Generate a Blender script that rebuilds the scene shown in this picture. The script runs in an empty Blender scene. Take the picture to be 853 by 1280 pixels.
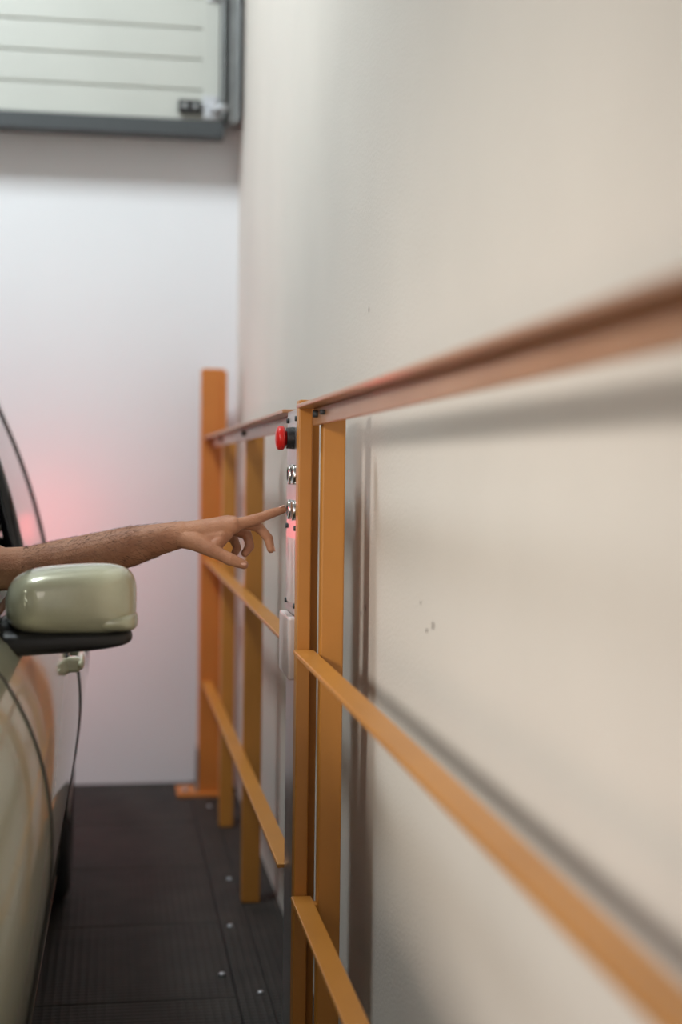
import bpy, bmesh, math, random
from mathutils import Vector, Matrix, Quaternion
from mathutils.bvhtree import BVHTree
random.seed(4)
scene = bpy.context.scene
COL = scene.collection

# ---------------------------------------------------------------- materials
def mat(name, color, rough=0.5, metal=0.0, coat=0.0, noise=0.0, nscale=8.0, bump=0.0, bscale=80.0,
        emis=None, estr=0.0, sss=0.0, color2=None, spec=None, stretch=None, bdist=0.002):
    m = bpy.data.materials.new(name); m.use_nodes = True
    nt = m.node_tree; b = nt.nodes["Principled BSDF"]
    b.inputs["Base Color"].default_value = (*color, 1)
    b.inputs["Roughness"].default_value = rough
    b.inputs["Metallic"].default_value = metal
    b.inputs["Coat Weight"].default_value = coat
    b.inputs["Coat Roughness"].default_value = 0.06
    if spec is not None: b.inputs["Specular IOR Level"].default_value = spec
    if sss:
        b.inputs["Subsurface Weight"].default_value = sss
        b.inputs["Subsurface Radius"].default_value = (0.012, 0.005, 0.003)
        b.inputs["Subsurface Scale"].default_value = 0.5
    if emis:
        b.inputs["Emission Color"].default_value = (*emis, 1)
        b.inputs["Emission Strength"].default_value = estr
    tc = nt.nodes.new("ShaderNodeTexCoord")
    mp = nt.nodes.new("ShaderNodeMapping")
    nt.links.new(tc.outputs["Object"], mp.inputs["Vector"])
    if stretch: mp.inputs["Scale"].default_value = stretch
    if noise > 0 or color2:
        n = nt.nodes.new("ShaderNodeTexNoise"); n.inputs["Scale"].default_value = nscale
        n.inputs["Detail"].default_value = 5
        nt.links.new(mp.outputs[0], n.inputs["Vector"])
        r = nt.nodes.new("ShaderNodeValToRGB")
        c2 = color2 if color2 else tuple(c * (1 - noise) for c in color)
        r.color_ramp.elements[0].position = 0.3; r.color_ramp.elements[0].color = (*c2, 1)
        r.color_ramp.elements[1].position = 0.7; r.color_ramp.elements[1].color = (*color, 1)
        nt.links.new(n.outputs["Fac"], r.inputs[0])
        nt.links.new(r.outputs[0], b.inputs["Base Color"])
    if bump > 0:
        n2 = nt.nodes.new("ShaderNodeTexNoise"); n2.inputs["Scale"].default_value = bscale
        n2.inputs["Detail"].default_value = 4
        nt.links.new(tc.outputs["Object"], n2.inputs["Vector"])
        bp = nt.nodes.new("ShaderNodeBump"); bp.inputs["Strength"].default_value = bump
        bp.inputs["Distance"].default_value = bdist
        nt.links.new(n2.outputs["Fac"], bp.inputs["Height"])
        nt.links.new(bp.outputs[0], b.inputs["Normal"])
    return m

M_wallR = mat("plaster_beige", (0.71, 0.665, 0.605), 0.85, color2=(0.66, 0.62, 0.565), nscale=2.0, bump=0.35, bscale=160)
M_wallB = mat("plaster_white", (0.79, 0.81, 0.83), 0.8, color2=(0.76, 0.78, 0.80), nscale=1.5, bump=0.15, bscale=120)
M_ceil = mat("ceiling_paint", (0.50, 0.49, 0.48), 0.9, noise=0.05)
M_floor = mat("deck_rubber", (0.034, 0.030, 0.026), 0.6, color2=(0.017, 0.016, 0.015), nscale=9, bump=0.6, bscale=220, spec=0.35)
M_orange = mat("orange_paint", (0.55, 0.23, 0.038), 0.38, color2=(0.48, 0.195, 0.03), nscale=6, bump=0.05, bscale=150, spec=0.6)
M_handrail = mat("handrail_paint_worn", (0.48, 0.24, 0.12), 0.36, color2=(0.42, 0.20, 0.095), nscale=6, spec=0.7, coat=0.2)
M_orangeC = mat("orange_column_paint", (0.58, 0.20, 0.035), 0.45, color2=(0.50, 0.17, 0.03), nscale=5)
M_steel = mat("brushed_steel", (0.62, 0.60, 0.59), 0.28, metal=0.9, noise=0.12, nscale=30, stretch=(1, 1, 0.05))
M_galv = mat("galvanised_steel", (0.42, 0.44, 0.44), 0.45, metal=0.7, noise=0.25, nscale=25)
M_dgrey = mat("dark_grey_seal", (0.045, 0.052, 0.055), 0.6, noise=0.1)
M_doorp = mat("door_panel_paint", (0.46, 0.47, 0.43), 0.5, noise=0.05, nscale=4)
M_black = mat("black_plastic", (0.012, 0.012, 0.013), 0.45, bump=0.1, bscale=300)
M_gblack = mat("gloss_black_trim", (0.008, 0.008, 0.009), 0.15, noise=0.1)
M_red = mat("red_plastic", (0.62, 0.015, 0.012), 0.3, noise=0.08, nscale=10)
M_chrome = mat("chrome_button", (0.8, 0.79, 0.77), 0.22, metal=1.0, noise=0.05)
M_label = mat("label_strip", (0.72, 0.62, 0.60), 0.4, noise=0.06, nscale=60)
M_paint = mat("sage_green_paint", (0.50, 0.50, 0.35), 0.32, metal=0.2, coat=1.0, noise=0.04, nscale=200)
M_int = mat("car_interior_fabric", (0.02, 0.02, 0.022), 0.8, bump=0.2)
M_rubber = mat("tyre_rubber", (0.012, 0.012, 0.012), 0.75, bump=0.3, bscale=100)
M_rim = mat("alloy_rim", (0.55, 0.55, 0.56), 0.3, metal=0.9, noise=0.05)
M_tail = mat("tail_lamp_lens", (0.5, 0.01, 0.01), 0.15, emis=(1, 0.06, 0.04), estr=4.0, noise=0.1)
M_head = mat("head_lamp_lens", (0.7, 0.72, 0.75), 0.08, metal=0.6, noise=0.05)
M_glass = mat("tinted_window_glass", (0.45, 0.48, 0.47), 0.03, noise=0.05)
M_glass.node_tree.nodes["Principled BSDF"].inputs["Transmission Weight"].default_value = 1.0
M_glass.node_tree.nodes["Principled BSDF"].inputs["IOR"].default_value = 1.45
M_mirror = mat("mirror_glass", (0.85, 0.87, 0.9), 0.02, metal=1.0, noise=0.01)
M_skin = mat("skin", (0.49, 0.245, 0.14), 0.56, color2=(0.36, 0.155, 0.083), nscale=28, bump=0.6, bscale=300, sss=0.08, bdist=0.0018, spec=0.4)
M_nail = mat("fingernail", (0.66, 0.38, 0.29), 0.25, noise=0.05)
M_hair = mat("dark_hair", (0.018, 0.011, 0.008), 0.6, noise=0.3, nscale=60, bump=0.5)
M_shirt = mat("navy_shirt_cloth", (0.03, 0.04, 0.07), 0.85, noise=0.2, bump=0.3)
M_bolt = mat("zinc_bolt", (0.55, 0.57, 0.60), 0.4, metal=0.8, noise=0.1)
M_white = mat("plate_white", (0.8, 0.8, 0.78), 0.5, noise=0.03)
M_chip = mat("plaster_chip", (0.16, 0.13, 0.11), 0.9, noise=0.2, nscale=80)

nt = M_floor.node_tree
b = nt.nodes["Principled BSDF"]
tc = [n for n in nt.nodes if n.type == 'TEX_COORD'][0]
vor = nt.nodes.new("ShaderNodeTexVoronoi"); vor.inputs["Scale"].default_value = 55; vor.inputs["Randomness"].default_value = 0.0
nt.links.new(tc.outputs["Object"], vor.inputs["Vector"])
bp = nt.nodes.new("ShaderNodeBump"); bp.inputs["Strength"].default_value = 0.8; bp.inputs["Distance"].default_value = 0.003
nt.links.new(vor.outputs["Distance"], bp.inputs["Height"])
oldb = [n for n in nt.nodes if n.type == 'BUMP' and n != bp][0]
nt.links.new(oldb.outputs[0], bp.inputs["Normal"])
nt.links.new(bp.outputs[0], b.inputs["Normal"])

# ---------------------------------------------------------------- helpers
def add(name, me, m=None, parent=None, smooth=False):
    o = bpy.data.objects.new(name, me); COL.objects.link(o)
    if m: me.materials.append(m)
    if smooth:
        for p in me.polygons: p.use_smooth = True
    if parent: o.parent = parent
    return o

def empty(name, loc=(0, 0, 0)):
    o = bpy.data.objects.new(name, None); COL.objects.link(o); o.empty_display_size = 0.1
    return o

def bm_box(bm, x0, x1, y0, y1, z0, z1):
    vs = [bm.verts.new(c) for c in [(x0,y0,z0),(x1,y0,z0),(x1,y1,z0),(x0,y1,z0),(x0,y0,z1),(x1,y0,z1),(x1,y1,z1),(x0,y1,z1)]]
    for f in [(0,3,2,1),(4,5,6,7),(0,1,5,4),(1,2,6,5),(2,3,7,6),(3,0,4,7)]:
        bm.faces.new([vs[i] for i in f])

def boxes(name, lst, m, parent=None, bevel=0.0015, seg=2):
    bm = bmesh.new()
    for b_ in lst: bm_box(bm, *b_)
    me = bpy.data.meshes.new(name); bm.to_mesh(me); bm.free()
    o = add(name, me, m, parent)
    if bevel > 0:
        md = o.modifiers.new("bevel", 'BEVEL'); md.width = bevel; md.segments = seg; md.limit_method = 'ANGLE'
    return o

def bm_cone(bm, p0, p1, r0, r1, seg=20, caps=True):
    p0 = Vector(p0); p1 = Vector(p1); d = p1 - p0
    q = d.to_track_quat('Z', 'Y').to_matrix().to_4x4()
    M = Matrix.Translation((p0 + p1) / 2) @ q
    bmesh.ops.create_cone(bm, cap_ends=caps, segments=seg, radius1=r0, radius2=r1, depth=d.length, matrix=M)

def cyls(name, lst, m, parent=None, seg=24, bevel=0.0, smooth=True):
    bm = bmesh.new()
    for c in lst:
        bm_cone(bm, c[0], c[1], c[2], c[3] if len(c) > 3 else c[2], seg)
    me = bpy.data.meshes.new(name); bm.to_mesh(me); bm.free()
    o = add(name, me, m, parent)
    if bevel:
        md = o.modifiers.new("bevel", 'BEVEL'); md.width = bevel; md.segments = 3; md.limit_method = 'ANGLE'
    if smooth:
        for p in me.polygons:
            if len(p.vertices) <= 4: p.use_smooth = True
    return o

def tube(name, pts, r, m, parent=None, cyclic=False):
    cu = bpy.data.curves.new(name, 'CURVE'); cu.dimensions = '3D'; cu.bevel_depth = r; cu.bevel_resolution = 3
    s = cu.splines.new('POLY'); s.points.add(len(pts) - 1)
    for i, p in enumerate(pts): s.points[i].co = (*p, 1)
    s.use_cyclic_u = cyclic; cu.use_fill_caps = True
    o = bpy.data.objects.new(name, cu); COL.objects.link(o); cu.materials.append(m)
    if parent: o.parent = parent
    return o

def superell(name, c, h, m, parent=None, e=(0.7, 0.7, 0.7), seg=48, fn=None):
    bm = bmesh.new(); bmesh.ops.create_uvsphere(bm, u_segments=seg, v_segments=seg // 2, radius=1)
    for v in bm.verts:
        p = [math.copysign(abs(v.co[i]) ** e[i], v.co[i]) for i in range(3)]
        if fn: p = fn(*p)
        v.co = Vector((c[0] + p[0] * h[0], c[1] + p[1] * h[1], c[2] + p[2] * h[2]))
    me = bpy.data.meshes.new(name); bm.to_mesh(me); bm.free()
    return add(name, me, m, parent, smooth=True)

def bake(o):
    dg = bpy.context.evaluated_depsgraph_get(); dg.update()
    me = bpy.data.meshes.new_from_object(o.evaluated_get(dg))
    o.modifiers.clear(); o.data = me

# ---------------------------------------------------------------- room
XR, YB, YF, XL, ZC = 0.432, 5.09, -3.2, -2.7, 4.2
boxes("wall_right", [(XR, XR + 0.2, YF, YB + 0.2, -0.1, ZC)], M_wallR, bevel=0)
boxes("wall_back", [(XL - 0.2, XR, YB, YB + 0.2, -0.1, ZC)], M_wallB, bevel=0)
boxes("wall_left", [(XL - 0.2, XL, YF, YB, -0.1, ZC)], M_wallB, bevel=0)
boxes("ceiling", [(XL - 0.2, XR + 0.2, YF, YB + 0.2, ZC, ZC + 0.15)], M_ceil, bevel=0)
bm = bmesh.new()
for (yy, zz, r_) in [(2.42, 1.400, .0045), (1.89, .912, .0055), (1.93, .900, .0035), (2.42, .885, .006), (2.46, .87, .004), (1.97, .935, .003), (1.2, 0.62, .004)]:
    n_ = 9; vs = []
    for k in range(n_):
        a = 2 * math.pi * k / n_; rr = r_ * random.uniform(.6, 1.1)
        vs.append(bm.verts.new((XR - 0.0006, yy + rr * math.cos(a), zz + 1.2 * rr * math.sin(a))))
    bm.faces.new(vs)
me = bpy.data.meshes.new("plaster_chips"); bm.to_mesh(me); bm.free()
pc = add("plaster_chips", me, M_chip); pc.parent = bpy.data.objects["wall_right"]
fl = [(XL, XR, YF, YB, -0.1, -0.006)]
y = YB - 0.075
ys = []
while y > YF:
    y0 = max(y - 0.507, YF); ys.append((y0 + 0.004, y)); y = y0
ys.append((YB - 0.071, YB))
for (a, c) in ys:
    fl.append((XL, 0.265, a, c, -0.006, 0.0))
fl.append((0.269, 0.335, YF, YB, -0.006, 0.002))
fl.append((0.339, XR, YF, YB, -0.006, -0.001))
floor = boxes("floor", fl, M_floor, bevel=0.002)
cyls("floor_bolts", [((x_, y_, 0.001), (x_, y_, 0.007), 0.009, 0.006) for x_, y_ in
     [(0.322, 4.70), (0.320, 3.85), (0.290, 3.45), (0.245, 3.12), (0.318, 3.0), (0.322, 2.15)]],
     M_bolt, floor, seg=6)

# ---------------------------------------------------------------- overhead sectional door
gd = empty("garage_door")
YD = 4.93
pan = []
z = 2.315
while z < 3.9:
    pan.append((-2.6, 0.345, YD, YD + 0.04, z, z + 0.101)); z += 0.1045
boxes("panels", pan, M_doorp, gd, bevel=0.006, seg=3)
boxes("panel_backing", [(-2.6, 0.343, YD + 0.008, YD + 0.045, 2.31, 3.95)], M_doorp, gd, bevel=0)
boxes("end_stile", [(0.29, 0.349, YD - 0.003, YD + 0.03, 2.315, 3.9)], M_doorp, gd)
boxes("bottom_seal", [(-2.62, 0.365, YD - 0.02, YD + 0.05, 2.256, 2.313)], M_dgrey, gd, bevel=0.005)
boxes("track", [(0.355, 0.361, YD - 0.05, YD + 0.06, 2.315, 3.95), (0.361, 0.381, YD + 0.04, YD + 0.06, 2.315, 3.95),
                (0.381, 0.387, YD - 0.02, YD + 0.06, 2.315, 3.95), (0.387, 0.414, YD + 0.01, YD + 0.02, 2.315, 3.95),
                (0.409, 0.414, YD - 0.03, YD + 0.155, 2.315, 3.95)], M_galv, gd)
boxes("track_shadow_gap", [(0.361, 0.381, YD + 0.02, YD + 0.04, 2.315, 3.95)], M_dgrey, gd)
boxes("lock_block", [(0.208, 0.285, YD - 0.03, YD, 2.335, 2.378)], M_black, gd, bevel=0.004)
cyls("lock_screws", [((0.228, YD - 0.034, 2.357), (0.228, YD - 0.02, 2.357), 0.008), ((0.265, YD - 0.034, 2.357), (0.265, YD - 0.02, 2.357), 0.008)], M_galv, gd)
boxes("roller_bracket", [(0.292, 0.345, YD - 0.012, YD, 2.32, 2.40), (0.315, 0.342, YD - 0.04, YD - 0.01, 2.34, 2.375)], M_bolt, gd, bevel=0.003)
boxes("hinge_bracket", [(0.305, 0.356, YD - 0.014, YD, 2.72, 2.755), (0.32, 0.35, YD - 0.03, YD - 0.012, 2.728, 2.748)], M_bolt, gd, bevel=0.003)
cyls("roller", [((0.33, YD - 0.025, 2.357), (0.375, YD - 0.025, 2.357), 0.012)], M_bolt, gd)

# ---------------------------------------------------------------- column at the far end
sc = empty("support_column")
boxes("box_profile", [(0.295, 0.372, 4.87, 4.965, 0, 1.465)], M_orangeC, sc, bevel=0.004)
boxes("side_lip", [(0.361, 0.379, 4.855, 4.872, 0.0, 1.455)], M_orangeC, sc, bevel=0.002)
boxes("base_plate", [(0.222, 0.390, 4.84, 4.99, 0.0, 0.012)], M_orangeC, sc, bevel=0.002)
boxes("gusset", [(0.286, 0.295, 4.87, 4.95, 0.012, 0.16)], M_galv, sc, bevel=0.002)
cyls("anchor_bolts", [((0.25, 4.88, 0.012), (0.25, 4.88, 0.025), 0.009)], M_bolt, sc, seg=6)

# ---------------------------------------------------------------- railings
ZT, ZM, ZL = 1.232, 0.816, 0.395
XO, XI, XP = 0.303, 0.338, 0.382
def rail(name, y0, y1, parent):
    boxes(name + "_top", [(XO, XI, y0, y1, ZT - 0.007, ZT), (XI - 0.006, XI, y0, y1, ZT - 0.036, ZT - 0.007)], M_handrail, parent, bevel=0.0018)
    for zz, nm in ((ZM, "_mid"), (ZL, "_low")):
        boxes(name + nm, [(XO, XI, y0, y1, zz - 0.008, zz), (XI - 0.006, XI, y0, y1, zz - 0.03, zz - 0.008)], M_orange, parent, bevel=0.0018)

r1 = empty("guard_railing")
rail("rail", -0.9, 2.386, r1)
boxes("post_1", [(0.343, XP, 2.345, 2.372, 0, ZT)], M_orange, r1, bevel=0.003)
boxes("post_clips", [(XI - 0.001, 0.344, 2.348, 2.370, zz - 0.03, zz - 0.004) for zz in (ZT, ZM, ZL)], M_orange, r1, bevel=0.0005)
boxes("post_2", [(XI, XP, 0.10, 0.142, 0, ZT)], M_orange, r1, bevel=0.003)
boxes("post_3", [(XI, XP, -0.9, -0.858, 0, ZT)], M_orange, r1, bevel=0.003)
cyls("rail_bolts", [((XI - 0.014, 2.33, ZT - 0.018), (XI - 0.004, 2.33, ZT - 0.018), 0.006),
                    ((XI - 0.014, 2.25, ZT - 0.018), (XI - 0.004, 2.25, ZT - 0.018), 0.004)], M_dgrey, r1, seg=6)
r2 = empty("guard_railing")
rail("rail", 2.586, 4.87, r2)
boxes("post_1", [(XI - 0.003, XP, 3.64, 3.685, 0, ZT - 0.008)], M_orange, r2, bevel=0.003)
boxes("post_2", [(XI - 0.003, XP - .004, 4.43, 4.475, 0, ZT - 0.008)], M_orange, r2, bevel=0.003)
cyls("rail_bolts", [((XI - 0.014, yy, ZT - 0.018), (XI - 0.004, yy, ZT - 0.018), 0.007) for yy in (2.66, 3.66, 4.45)], M_dgrey, r2, seg=6)

# ---------------------------------------------------------------- control post
cp = empty("control_panel_post")
boxes("orange_flange", [(0.309, 0.332, 2.39, 2.426, 0, 1.240)], M_orange, cp, bevel=0.002)
boxes("orange_channel_back", [(0.332, 0.3525, 2.45, 2.56, 0, 1.236)], M_orange, cp, bevel=0.002)
boxes("steel_body", [(0.315, 0.332, 2.426, 2.582, 0, 1.224)], M_steel, cp, bevel=0.0015)
boxes("face_plate", [(0.312, 0.315, 2.432, 2.578, 0.868, 1.226)], M_steel, cp, bevel=0.001)
boxes("name_label", [(0.3112, 0.312, 2.455, 2.56, 0.885, 1.000)], M_label, cp, bevel=0.0003)
boxes("card_reader_box", [(0.300, 0.315, 2.432, 2.575, 0.757, 0.866)], M_label, cp, bevel=0.004)
cyls("plate_screws", [((0.3085, yy, zz), (0.312, yy, zz), 0.0045) for yy in (2.445, 2.565) for zz in (0.885, 1.21, 1.02)], M_dgrey, cp, seg=12)
cyls("stop_collar", [((0.312, 2.487, 1.177), (0.299, 2.487, 1.177), 0.0195, 0.0185)], M_black, cp, bevel=0.001)
cyls("stop_stem", [((0.30, 2.487, 1.177), (0.290, 2.487, 1.177), 0.012)], M_red, cp)
superell("stop_mushroom", (0.289, 2.487, 1.177), (0.0095, 0.0215, 0.0215), M_red, cp, e=(0.6, 1, 1))
for i, (yy, zz) in enumerate([(2.458, 1.113), (2.518, 1.113), (2.458, 1.051), (2.518, 1.051)]):
    bm = bmesh.new()
    prof = [(0.312, 0.0175), (0.3075, 0.0175), (0.306, 0.0165), (0.306, 0.0145), (0.3075, 0.0135), (0.3075, 0.0)]
    N = 36; rings = []
    for (x_, r_) in prof:
        if r_ == 0: rings.append([bm.verts.new((x_, yy, zz))])
        else: rings.append([bm.verts.new((x_, yy + r_ * math.cos(2*math.pi*k/N), zz + r_ * math.sin(2*math.pi*k/N))) for k in range(N)])
    for a in range(len(rings) - 1):
        for k in range(N):
            k2 = (k + 1) % N
            if len(rings[a + 1]) == 1: bm.faces.new((rings[a][k], rings[a][k2], rings[a + 1][0]))
            else: bm.faces.new((rings[a][k], rings[a][k2], rings[a + 1][k2], rings[a + 1][k]))
    bmesh.ops.recalc_face_normals(bm, faces=bm.faces)
    me = bpy.data.meshes.new("push_button"); bm.to_mesh(me); bm.free()
    o = add("push_button_%d" % (i + 1), me, M_chrome, cp, smooth=True)

# ---------------------------------------------------------------- car
car = empty("car")
XC = -0.93
st = [(0.60, 0.50, 0.60), (0.66, 0.62, 0.68), (0.85, 0.76, 0.76), (1.15, 0.82, 0.82), (1.5, 0.845, 0.86), (1.9, 0.855, 0.885),
      (2.4, 0.86, 0.89), (3.0, 0.865, 0.89), (3.6, 0.87, 0.895), (4.0, 0.87, 0.90), (4.3, 0.855, 0.905), (4.48, 0.79, 0.90), (4.55, 0.66, 0.86)]
pf = [(0.0, .20), (0.80, .20), (0.92, .205), (0.945, .25), (0.955, .36), (0.98, .48), (1.0, .60), (0.992, .69), (0.972, .76), (0.940, .82), (0.895, .88), (0.82, .897), (0.5, .92), (0.0, .93)]
bm = bmesh.new(); rows = []
for (y_, hw, zt) in st:
    s = (zt - .2) / (.89 - .2)
    ring = [(f * hw, .2 + (z_ - .2) * s) for f, z_ in pf]
    full = [(XC + a, b_) for a, b_ in ring] + [(XC - a, b_) for a, b_ in ring[-2:0:-1]]
    rows.append([bm.verts.new((a, y_, b_)) for a, b_ in full])
n = len(rows[0])
for i in range(len(rows) - 1):
    for k in range(n):
        bm.faces.new((rows[i][k], rows[i][(k+1) % n], rows[i+1][(k+1) % n], rows[i+1][k]))
bm.faces.new(rows[0]); bm.faces.new(rows[-1][::-1])
bmesh.ops.recalc_face_normals(bm, faces=bm.faces)
me = bpy.data.meshes.new("body_shell"); bm.to_mesh(me); bm.free()
body = add("body_shell", me, M_paint, car, smooth=True)
md = body.modifiers.new("sub", 'SUBSURF'); md.levels = 2; md.render_levels = 2
cutters = [boxes("cut_cabin", [(XC - 0.68, XC + 0.68, 1.80, 4.20, 0.34, 1.3)], M_int, None, bevel=0)]
WY = (1.10, 3.75)
for wy in WY:
    cutters.append(cyls("cut_w", [((XC + 0.56, wy, 0.31), (XC + 1.1, wy, 0.31), 0.345)], M_int, None, seg=64))
    cutters.append(cyls("cut_w", [((XC - 0.56, wy, 0.31), (XC - 1.1, wy, 0.31), 0.345)], M_int, None, seg=64))
for c in cutters:
    b_ = body.modifiers.new("b", 'BOOLEAN'); b_.operation = 'DIFFERENCE'; b_.object = c; b_.solver = 'EXACT'
bake(body)
for c in cutters: bpy.data.objects.remove(c, do_unlink=True)
me = body.data
me.materials.clear(); me.materials.append(M_paint); me.materials.append(M_int)
for p in me.polygons:
    c = p.center
    inner = abs(c.x - XC) < 0.682 and 1.798 < c.y < 4.202 and 0.338 < c.z and abs(p.normal.z) < 0.9 or (abs(c.z - 0.34) < 0.003)
    wh = any((c.y - wy) ** 2 + (c.z - 0.31) ** 2 < 0.347 ** 2 for wy in WY) and abs(c.x - XC) < 0.88 and abs(c.x - XC) > 0.5 and c.z > 0.19
    p.material_index = 1 if (inner or wh) else 0
    p.use_smooth = len(p.vertices) <= 4 and not (inner or wh)
bvh = BVHTree.FromPolygons([v.co for v in me.vertices], [list(p.vertices) for p in me.polygons])
def sx(y_, z_):
    h = bvh.ray_cast(Vector((0.5, y_, z_)), Vector((-1, 0, 0)))
    return h[0].x if h[0] is not None else XC + 0.8
for i, ys_ in enumerate((1.93, 3.08)):
    tube("door_seam_%d" % i, [(sx(ys_, z_) + 0.0005, ys_, z_) for z_ in [0.24 + 0.02 * k for k in range(32)]], 0.0028, M_gblack, car)
tube("door_seam_2", [(sx(3.35 + 0.0, 0.24) + 0.0005, 3.35, 0.24)] + [(sx(3.35 + 0.55 * (k / 12) ** 1.5, 0.24 + 0.62 * k / 12) + 0.0005, 3.35 + 0.55 * (k / 12) ** 1.5, 0.24 + 0.62 * k / 12) for k in range(1, 13)], 0.0028, M_gblack, car)
tube("sill_seam", [(sx(y_, 0.245) + 0.0005, y_, 0.245) for y_ in [1.75 + 0.05 * k for k in range(33)]], 0.0028, M_gblack, car)
tube("belt_moulding", [(XC + 0.755, y_, 0.892) for y_ in [1.95 + 0.05 * k for k in range(42)]], 0.010, M_gblack, car)
tube("belt_moulding_other", [(XC - 0.755, y_, 0.892) for y_ in [1.95 + 0.05 * k for k in range(42)]], 0.010, M_gblack, car)
for i, hy in enumerate((2.90, 3.72)):
    s0 = sx(hy, 0.735)
    superell("handle_recess_%d" % i, (s0 - 0.004, hy, 0.735), (0.006, 0.085, 0.033), M_gblack, car, e=(1, .6, .8))
    superell("handle_grip_%d" % i, (s0 + 0.022, hy, 0.735), (0.009, 0.09, 0.014), M_paint, car, e=(.8, .6, .8))
    boxes("handle_mounts_%d" % i, [(s0 - 0.01, s0 + 0.022, hy - 0.085, hy - 0.055, 0.720, 0.750), (s0 - 0.01, s0 + 0.022, hy + 0.055, hy + 0.085, 0.720, 0.750)], M_paint, car, bevel=0.006)
def sheet(name, c00, c10, c11, c01, m, bulge=(0, 0, 0), nu=12, nv=12, th=0.005, parent=car):
    c00, c10, c11, c01 = map(Vector, (c00, c10, c11, c01)); bu = Vector(bulge)
    bm = bmesh.new(); g = []
    for i in range(nu + 1):
        u = i / nu; row = []
        for j in range(nv + 1):
            v = j / nv
            p = (c00 * (1-u) + c10 * u) * (1-v) + (c01 * (1-u) + c11 * u) * v + bu * (4*u*(1-u)) * (0.5 + 2*v*(1-v))
            row.append(bm.verts.new(p))
        g.append(row)
    for i in range(nu):
        for j in range(nv):
            bm.faces.new((g[i][j], g[i+1][j], g[i+1][j+1], g[i][j+1]))
    me = bpy.data.meshes.new(name); bm.to_mesh(me); bm.free()
    o = add(name, me, m, parent, smooth=True)
    md = o.modifiers.new("s", 'SOLIDIFY'); md.thickness = th; md.offset = 0
    return o
def P(s, hw, y_, z_): return (XC + s * hw, y_, z_)
sheet("roof", P(-1, .575, 2.45, 1.395), P(1, .575, 2.45, 1.395), P(1, .555, 4.10, 1.385), P(-1, .555, 4.10, 1.385), M_paint, (0, 0, 0.05), th=0.03)
sheet("windscreen", P(-1, .70, 1.72, .90), P(1, .70, 1.72, .90), P(1, .565, 2.45, 1.385), P(-1, .565, 2.45, 1.385), M_glass, (0, -0.06, 0.04))
sheet("rear_glass", P(-1, .64, 4.40, .92), P(1, .64, 4.40, .92), P(1, .535, 4.10, 1.375), P(-1, .535, 4.10, 1.375), M_glass, (0, 0.05, 0.02))
def side(s, t, y0, y1, z0=.885, z1=1.39, h0=.745, h1=.570, off=0.0):
    hw = h0 + (h1 - h0) * t + 0.022 * math.sin(math.pi * t) + off
    return P(s, hw, y0 + (y1 - y0) * t, z0 + (z1 - z0) * t)
def side_sheet(name, s, ya0, ya1, yb0, yb1, m, th=0.005, hb0=.745):
    bm = bmesh.new(); g = []; NU = 10; NV = 14
    for i in range(NU + 1):
        u = i / NU; row = []
        for j in range(NV + 1):
            t = j / NV
            row.append(bm.verts.new(side(s, t, ya0 + (yb0 - ya0) * u, ya1 + (yb1 - ya1) * u, h0=.745 + (hb0 - .745) * u)))
        g.append(row)
    for i in range(NU):
        for j in range(NV):
            bm.faces.new((g[i][j], g[i+1][j], g[i+1][j+1], g[i][j+1]))
    me = bpy.data.meshes.new(name); bm.to_mesh(me); bm.free()
    o = add(name, me, m, car, smooth=True)
    md = o.modifiers.new("s", 'SOLIDIFY'); md.thickness = th; md.offset = 0
for s, nm in ((1, "l"), (-1, "r")):
    T = [k / 14 for k in range(15)]
    tube("pillar_a_" + nm, [side(s, t, 1.80, 2.46, off=-.005) for t in T], 0.024, M_paint, car)
    tube("pillar_b_" + nm, [side(s, t, 3.10, 3.16, off=-.012) for t in T], 0.018, M_gblack, car)
    tube("roof_rail_" + nm, [P(s, .565, 2.46, 1.392), P(s, .568, 3.2, 1.40), P(s, .55, 4.10, 1.382)], 0.022, M_paint, car)
    tube("window_frame_" + nm, [side(s, t, 4.02, 3.80, off=.001) for t in T], 0.007, M_gblack, car)
    side_sheet("rear_door_glass_" + nm, s, 3.12, 3.17, 4.02, 3.80, M_glass)
    side_sheet("quarter_panel_" + nm, s, 4.03, 3.81, 4.42, 4.11, M_paint, th=0.015, hb0=.69)
side_sheet("front_door_glass_r", -1, 1.92, 2.50, 3.09, 3.15, M_glass)
superell("dashboard", (XC, 1.90, 0.80), (0.66, 0.16, 0.12), M_int, car, e=(.4, .8, .8))
bm = bmesh.new(); R, r = 0.18, 0.014
for a in range(36):
    for k in range(10):
        A = 2*math.pi*a/36; B = 2*math.pi*k/10
        v = Vector(((R + r*math.cos(B))*math.cos(A), r*math.sin(B), (R + r*math.cos(B))*math.sin(A)))
        v.rotate(Quaternion((1, 0, 0), 0.4)); bm.verts.new(v + Vector((-0.60, 2.24, 0.80)))
bm.verts.ensure_lookup_table()
for a in range(36):
    for k in range(10):
        bm.faces.new([bm.verts[i] for i in (a*10+k, ((a+1) % 36)*10+k, ((a+1) % 36)*10+(k+1) % 10, a*10+(k+1) % 10)])
me = bpy.data.meshes.new("steering_wheel"); bm.to_mesh(me); bm.free(); add("steering_wheel", me, M_int, car, smooth=True)
cyls("steering_column", [((-0.60, 2.25, 0.80), (-0.60, 1.98, 0.74), 0.035)], M_int, car)
for i, xx in enumerate((-0.60, -1.28)):
    superell("seat_cushion_%d" % i, (xx, 2.80, 0.42), (0.24, 0.26, 0.075), M_int, car, e=(.5, .5, .6))
    superell("seat_back_%d" % i, (xx, 3.14, 0.74), (0.23, 0.065, 0.34), M_int, car, e=(.5, .7, .5))
    superell("head_restraint_%d" % i, (xx, 3.20, 1.16), (0.13, 0.045, 0.09), M_int, car, e=(.6, .7, .6))
superell("rear_bench", (XC, 3.85, 0.60), (0.62, 0.20, 0.25), M_int, car, e=(.4, .6, .6))
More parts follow.
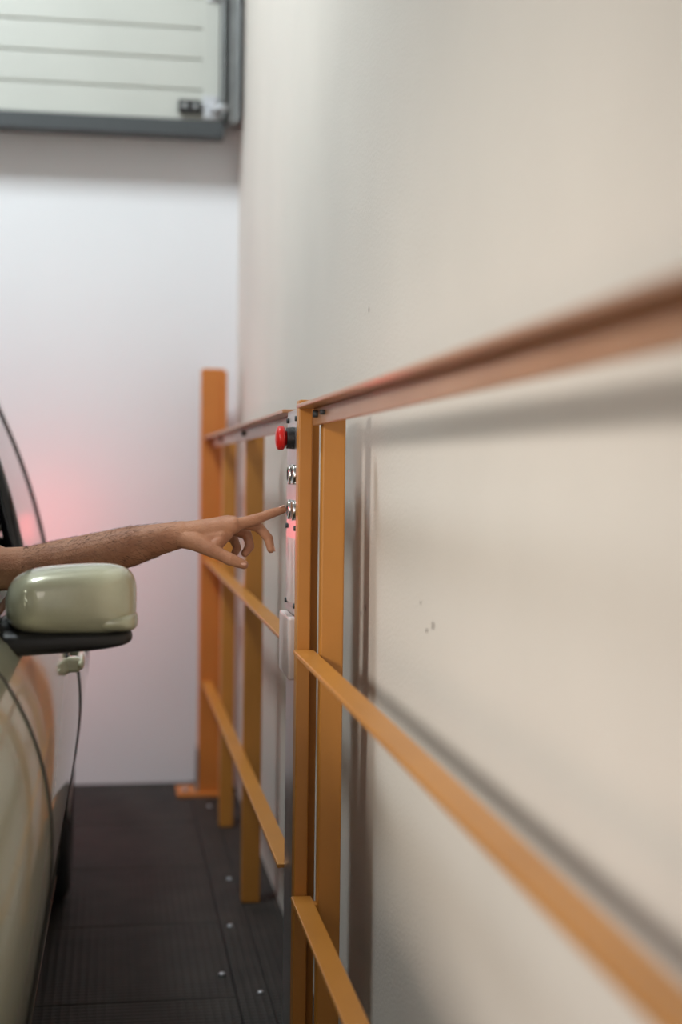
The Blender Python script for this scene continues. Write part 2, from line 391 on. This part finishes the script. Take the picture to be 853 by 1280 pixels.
for s in (1, -1):
    superell("head_lamp", (XC + s * 0.56, 0.76, 0.63), (0.15, 0.13, 0.065), M_head, car, e=(.8, .9, .7))
    superell("tail_lamp", (XC + s * 0.62, 4.45, 0.80), (0.085, 0.07, 0.11), M_tail, car, e=(.7, .8, .6))
superell("front_bumper", (XC, 0.64, 0.36), (0.66, 0.11, 0.10), M_paint, car, e=(.5, .7, .7))
superell("grille", (XC, 0.60, 0.52), (0.34, 0.05, 0.055), M_black, car, e=(.5, .7, .5))
superell("rear_bumper", (XC, 4.50, 0.40), (0.72, 0.12, 0.12), M_paint, car, e=(.45, .7, .6))
boxes("number_plate", [(XC - 0.26, XC + 0.26, 0.515, 0.54, 0.34, 0.44)], M_white, car)
for wy in WY:
    for s in (1, -1):
        xo = XC + s * 0.828; xi = XC + s * 0.64
        bm = bmesh.new(); prof = [(xi, .20), (xi, .275), (xi + s*0.02, .298), (xi + s*0.05, .303), (xo - s*0.05, .303), (xo - s*0.018, .298), (xo - s*0.002, .272), (xo - s*0.002, .215), (xo - s*0.012, .205), (xo - s*0.05, .19), (xi, .19)]
        N = 64; rings = [[bm.verts.new((x_, wy + r_*math.cos(2*math.pi*k/N), 0.303 + r_*math.sin(2*math.pi*k/N))) for k in range(N)] for x_, r_ in prof]
        for a in range(len(rings)):
            for k in range(N):
                bm.faces.new((rings[a][k], rings[a][(k+1) % N], rings[(a+1) % len(rings)][(k+1) % N], rings[(a+1) % len(rings)][k]))
        bmesh.ops.recalc_face_normals(bm, faces=bm.faces)
        me = bpy.data.meshes.new("tyre"); bm.to_mesh(me); bm.free(); add("tyre", me, M_rubber, car, smooth=True)
        cyls("hub", [((xo - s*0.03, wy, 0.303), (xo - s*0.01, wy, 0.303), 0.05)], M_rim, car)
        cyls("rim_dish", [((xi + s*0.02, wy, 0.303), (xo - s*0.08, wy, 0.303), 0.195)], M_dgrey, car, seg=48)
        cyls("spokes", [((xo - s*0.02, wy, 0.303), (xo - s*0.03, wy + 0.2*math.cos(a), 0.303 + 0.2*math.sin(a)), 0.022, 0.014) for a in [2*math.pi*k/7 for k in range(7)]], M_rim, car, seg=10)
def mir(x, y_, z_):
    t = (x + 1) / 2
    zz = z_ * (1 - 0.22 * (1 - t) ** 2) if z_ > 0 else z_
    xx = x
    if x < 0: xx = x * (1 - 0.10 * max(z_, 0))
    yy = y_ * (0.85 + 0.15 * (1 - t))
    if y_ > 0: yy = y_ * 0.6
    return (xx, yy, zz)
superell("mirror_housing", (-0.063, 2.22, 0.920), (0.099, 0.085, 0.0555), M_paint, car, e=(.46, .85, .56), seg=72, fn=mir)
superell("mirror_lip", (0.004, 2.222, 0.887), (0.0345, 0.072, 0.0165), M_paint, car, e=(.5, .8, .7))
def base(x, y_, z_):
    t = (x + 1) / 2
    return (x, y_ * (1 - 0.25 * t), z_ * (1 - 0.35 * t) + 0.35 * t)
superell("mirror_lower_shell", (-0.095, 2.22, 0.853), (0.125, 0.078, 0.025), M_black, car, e=(.5, .8, .6), fn=base)
superell("mirror_arm", (-0.205, 2.23, 0.862), (0.075, 0.06, 0.03), M_black, car, e=(.5, .7, .6))
superell("mirror_glass_pane", (-0.063, 2.272, 0.918), (0.088, 0.004, 0.045), M_mirror, car, e=(.5, .7, .5))

# ---------------------------------------------------------------- man (driver)
man = empty("man")
def blob(name, chains, ells, m, vox=0.0018, smooth=8, parent=man):
    bm = bmesh.new()
    for ch in chains:
        for i, (p, r) in enumerate(ch):
            bmesh.ops.create_uvsphere(bm, u_segments=24, v_segments=16, radius=r, matrix=Matrix.Translation(p))
            if i + 1 < len(ch):
                p2, r2 = ch[i + 1]; bm_cone(bm, p, p2, r, r2, 24)
    for c, h, rot in ells:
        M = Matrix.Translation(c) @ rot.to_4x4() @ Matrix.Diagonal((*h, 1))
        bmesh.ops.create_uvsphere(bm, u_segments=32, v_segments=20, radius=1, matrix=M)
    me = bpy.data.meshes.new(name); bm.to_mesh(me); bm.free()
    o = add(name, me, m, parent)
    rm = o.modifiers.new("remesh", 'REMESH'); rm.mode = 'VOXEL'; rm.voxel_size = vox; rm.use_smooth_shade = True
    sm = o.modifiers.new("smooth", 'SMOOTH'); sm.factor = 0.5; sm.iterations = smooth
    return o
I3 = Matrix.Identity(3)
def V(*a): return Vector(a)
wr = V(.119, 2.505, 1.006)
arm = [(V(-.40, 2.86, 1.00), .056), (V(-.30, 2.74, .965), .046), (V(-.20, 2.62, .936), .039), (V(-.145, 2.575, .941), .039), (V(-.10, 2.555, .950), .041),
       (V(-.046, 2.54, .962), .0405), (V(.031, 2.52, .984), .035), (V(.080, 2.51, .997), .0275), (wr, .0235)]
mc_i = V(.2075, 2.487, 1.023); mc_m = V(.207, 2.508, 1.025); mc_r = V(.198, 2.530, 1.019); mc_p = V(.186, 2.549, 1.012)
index = [(mc_i, .0128), (V(.228, 2.4895, 1.0285), .0098), (V(.247, 2.492, 1.0335), .0102), (V(.261, 2.495, 1.0385), .0086), (V(.274, 2.498, 1.0435), .0088), (V(.2965, 2.504, 1.0505), .0068)]
middle = [(mc_m, .0125), (V(.230, 2.510, 1.0245), .0096), (V(.252, 2.512, 1.021), .0102), (V(.263, 2.510, 1.010), .0084), (V(.2715, 2.508, .999), .0087), (V(.2755, 2.503, .9805), .0070)]
ring = [(mc_r, .0120), (V(.234, 2.530, 1.006), .0098), (V(.2385, 2.525, .994), .0082), (V(.2395, 2.521, .984), .0085), (V(.2305, 2.513, .9725), .0070)]
pinky = [(mc_p, .0105), (V(.213, 2.548, .996), .0084), (V(.2195, 2.542, .980), .0074), (V(.213, 2.536, .969), .0065)]
thumb = [(V(.118, 2.496, 1.000), .0175), (V(.140, 2.486, .9945), .0165), (V(.168, 2.472, .9815), .0135), (V(.186, 2.466, .972), .0108), (V(.200, 2.463, .9650), .0112), (V(.2245, 2.463, .9555), .0080)]
def rotm(ax, deg): return Matrix.Rotation(math.radians(deg), 3, ax)
palm_chains = [[(wr, .022), (mc_i, .0150)], [(wr, .022), (mc_m, .0145)], [(wr, .021), (mc_r, .0135)], [(V(.125, 2.515, 1.0), .020), (mc_p, .0125)],
               [(V(.150, 2.497, .998), .019), (V(.188, 2.485, 1.004), .0145)], [(V(.170, 2.472, .982), .0120), (V(.196, 2.486, 1.008), .011)]]
palm_chains += [[(V(.130, 2.502, 1.0225), .0045), (V(.200, 2.487, 1.0345), .0042)], [(V(.130, 2.506, 1.0230), .0045), (V(.200, 2.508, 1.0365), .0042)]]
ells = [(V(.168, 2.512, 1.006), (.050, .036, .017), rotm('Y', -12) @ rotm('X', 6)),
        (V(.150, 2.489, .994), (.032, .018, .016), rotm('Y', 24)),
        (V(.114, 2.508, 1.004), (.028, .028, .0215), rotm('Y', -12))]
armo = blob("arm_and_hand", [arm, index, middle, ring, pinky, thumb] + palm_chains, ells, M_skin, vox=0.0014, smooth=6)
def nail(p, d, up, w=.0052, l=.0068):
    d = Vector(d).normalized(); up = Vector(up); up = (up - d * up.dot(d)).normalized(); s = d.cross(up)
    Mx = Matrix((d, s, up)).transposed()
    bm = bmesh.new(); M = Matrix.Translation(p) @ Mx.to_4x4() @ Matrix.Diagonal((l, w, .0016, 1))
    bmesh.ops.create_uvsphere(bm, u_segments=20, v_segments=12, radius=1, matrix=M)
    me = bpy.data.meshes.new("fingernail"); bm.to_mesh(me); bm.free(); add("fingernail", me, M_nail, man, smooth=True)
nail(V(.2935, 2.5025, 1.0562), (.02, .005, .008), (-.2, 0, 1))
nail(V(.2812, 2.503, .9825), (.005, -.005, -.02), (1, 0, .2))
nail(V(.2225, 2.4570, .9590), (.024, 0, -.009), (0.1, -.75, .6))
cu = bpy.data.curves.new("forearm_hair", 'CURVE'); cu.dimensions = '3D'; cu.bevel_depth = 0.00017; cu.bevel_resolution = 0
dg = bpy.context.evaluated_depsgraph_get(); dg.update()
ev = armo.evaluated_get(dg); tm = ev.to_mesh()
polys = [p for p in tm.polygons if -0.16 < p.center.x < 0.11]
for _ in range(2400):
    p = random.choice(polys)
    if p.center.x > 0.07 and random.random() < 0.6: continue
    a = p.center.copy(); nrm = p.normal.copy()
    d = (V(.3, -.02, -.05 + random.uniform(-.35, .25)) + V(0, random.uniform(-.25, .25), 0)); d = (d - nrm * d.dot(nrm)).normalized()
    L = random.uniform(.005, .012)
    s_ = cu.splines.new('POLY'); s_.points.add(2)
    for q, (f, h) in enumerate(((0, -.0004), (.5, .0014), (1, .0021))):
        s_.points[q].co = (*(a + d * L * f + nrm * h), 1); s_.points[q].radius = 1 - 0.7 * f
ev.to_mesh_clear()
cu.materials.append(M_hair); ho = bpy.data.objects.new("forearm_hair", cu); COL.objects.link(ho); ho.parent = man
sk = V
blob("shirt_torso", [
    [(sk(-.60, 2.92, .58), .135), (sk(-.60, 2.99, .76), .125), (sk(-.60, 3.00, .92), .115), (sk(-.60, 2.98, 1.0), .065)],
    [(sk(-.60, 2.99, .96), .09), (sk(-.44, 2.92, .985), .068), (sk(-.35, 2.80, .98), .058)],
    [(sk(-.60, 2.99, .96), .09), (sk(-.77, 2.93, .97), .066), (sk(-.80, 2.78, .78), .05), (sk(-.76, 2.55, .74), .04)]],
    [(sk(-.60, 2.98, .88), (.19, .115, .13), I3), (sk(-.60, 2.93, .58), (.175, .13, .12), I3)], M_shirt, vox=0.006, smooth=6)
blob("trousers", [[(sk(-.68, 2.88, .57), .10), (sk(-.72, 2.47, .60), .065), (sk(-.72, 2.17, .42), .05)],
                  [(sk(-.52, 2.88, .57), .10), (sk(-.48, 2.47, .60), .065), (sk(-.50, 2.17, .42), .05)]], [], M_int, vox=0.006)
blob("right_hand", [[(sk(-.76, 2.56, .74), .03), (sk(-.74, 2.42, .80), .026)]] +
     [[(sk(-.74, 2.42, .80 + .0), .02), (sk(-.755 + .016*k, 2.36, .83), .0095), (sk(-.755 + .016*k, 2.335, .81), .0085), (sk(-.755 + .016*k, 2.35, .79), .0075)] for k in range(4)] +
     [[(sk(-.74, 2.42, .80), .018), (sk(-.70, 2.39, .80), .011), (sk(-.685, 2.36, .805), .009)]], [], M_skin, vox=0.003, smooth=4)
hd = sk(-.60, 2.93, 1.20)
blob("head", [[(sk(-.60, 2.98, 1.0), .058), (sk(-.60, 2.96, 1.10), .055)], [(hd + sk(0, -.092, .0), .011), (hd + sk(0, -.112, -.022), .013)]],
     [(hd, (.074, .092, .095), I3), (hd + sk(0, -.018, -.045), (.058, .072, .065), I3), (hd + sk(0, -.083, -.052), (.024, .012, .008), I3),
      (hd + sk(.076, .005, -.01), (.009, .018, .03), I3), (hd + sk(-.076, .005, -.01), (.009, .018, .03), I3)], M_skin, vox=0.004, smooth=3)
superell("hair", tuple(hd + sk(0, .022, .026)), (.081, .090, .082), M_hair, man, e=(1, 1, 1))
for s in (1, -1):
    superell("eye", tuple(hd + sk(s * .03, -.082, -.002)), (.012, .009, .007), M_white, man, e=(1, 1, 1))
    superell("iris", tuple(hd + sk(s * .03, -.0895, -.002)), (.005, .003, .005), M_hair, man, e=(1, 1, 1))
    superell("eyebrow", tuple(hd + sk(s * .03, -.088, .018)), (.018, .005, .004), M_hair, man, e=(1, 1, 1))

# ---------------------------------------------------------------- lights
def area(name, loc, target, size, power, color, size_y=None):
    l = bpy.data.lights.new(name, 'AREA'); l.energy = power; l.color = color; l.size = size
    if size_y: l.shape = 'RECTANGLE'; l.size_y = size_y
    o = bpy.data.objects.new(name, l); COL.objects.link(o); o.location = loc
    o.rotation_euler = (Vector(target) - Vector(loc)).to_track_quat('-Z', 'Y').to_euler(); return o
def spot(name, loc, target, power, color, deg, blend, rad):
    l = bpy.data.lights.new(name, 'SPOT'); l.energy = power; l.color = color; l.spot_size = math.radians(deg); l.spot_blend = blend; l.shadow_soft_size = rad
    o = bpy.data.objects.new(name, l); COL.objects.link(o); o.location = loc
    o.rotation_euler = (Vector(target) - Vector(loc)).to_track_quat('-Z', 'Y').to_euler(); return o
def pt(name, loc, power, color, rad=0.05):
    l = bpy.data.lights.new(name, 'POINT'); l.energy = power; l.color = color; l.shadow_soft_size = rad
    o = bpy.data.objects.new(name, l); COL.objects.link(o); o.location = loc
area("ceiling_lamp_far", (-1.0, 3.1, 4.1), (-0.6, 5.0, 1.6), 0.5, 135, (0.88, 0.96, 1.0), 1.2)
spot("wall_lamp_left", (-2.2, 0.3, 2.1), (0.44, 1.75, 0.55), 260, (1.0, 0.94, 0.86), 52, 1.0, 0.32)
area("entrance_light", (-1.4, -3.0, 1.6), (0.0, 3.0, 0.8), 1.8, 20, (1.0, 0.91, 0.84), 1.2)
spot("low_pink_fill", (-1.0, -1.2, 0.45), (0.44, 1.3, 0.75), 40, (1.0, 0.68, 0.57), 66, 1.0, 0.2)  # added warm pink fill, low in front of the car, no lamp modelled
pt("tail_light_glow", (XC + 0.68, 4.78, 0.93), 1.7, (1, 0.12, 0.13), 0.06)
pt("tail_light_glow_other", (XC - 0.60, 4.70, 0.80), 3.0, (1, 0.14, 0.17), 0.06)
pt("back_wall_pink_wash", (XC + 0.45, 4.80, 0.45), 0.9, (1, 0.22, 0.24), 0.05)  # added to tint the lower back wall pink, not a lamp on the car

w = bpy.data.worlds.new("world"); scene.world = w; w.use_nodes = True
w.node_tree.nodes["Background"].inputs[0].default_value = (0.95, 0.95, 1.0, 1)
w.node_tree.nodes["Background"].inputs[1].default_value = 0.45

# ---------------------------------------------------------------- camera
cam = bpy.data.cameras.new("camera"); co = bpy.data.objects.new("camera", cam); COL.objects.link(co)
cam.sensor_fit = 'VERTICAL'; cam.sensor_height = 36; cam.sensor_width = 24; cam.lens = 50
cam.clip_start = 0.02
psi = math.atan(0.16); th = math.atan(51 / 1778)
fwd = Vector((math.sin(psi) * math.cos(th), math.cos(psi) * math.cos(th), -math.sin(th)))
q = fwd.to_track_quat('-Z', 'Y') @ Quaternion((0, 0, 1), math.radians(0.7))
co.rotation_mode = 'QUATERNION'; co.rotation_quaternion = q; co.location = (0, 0, 1.12)
cam.dof.use_dof = True; cam.dof.focus_distance = 2.46; cam.dof.aperture_fstop = 1.9
scene.camera = co
scene.view_settings.view_transform = 'Standard'
scene.view_settings.look = 'None'
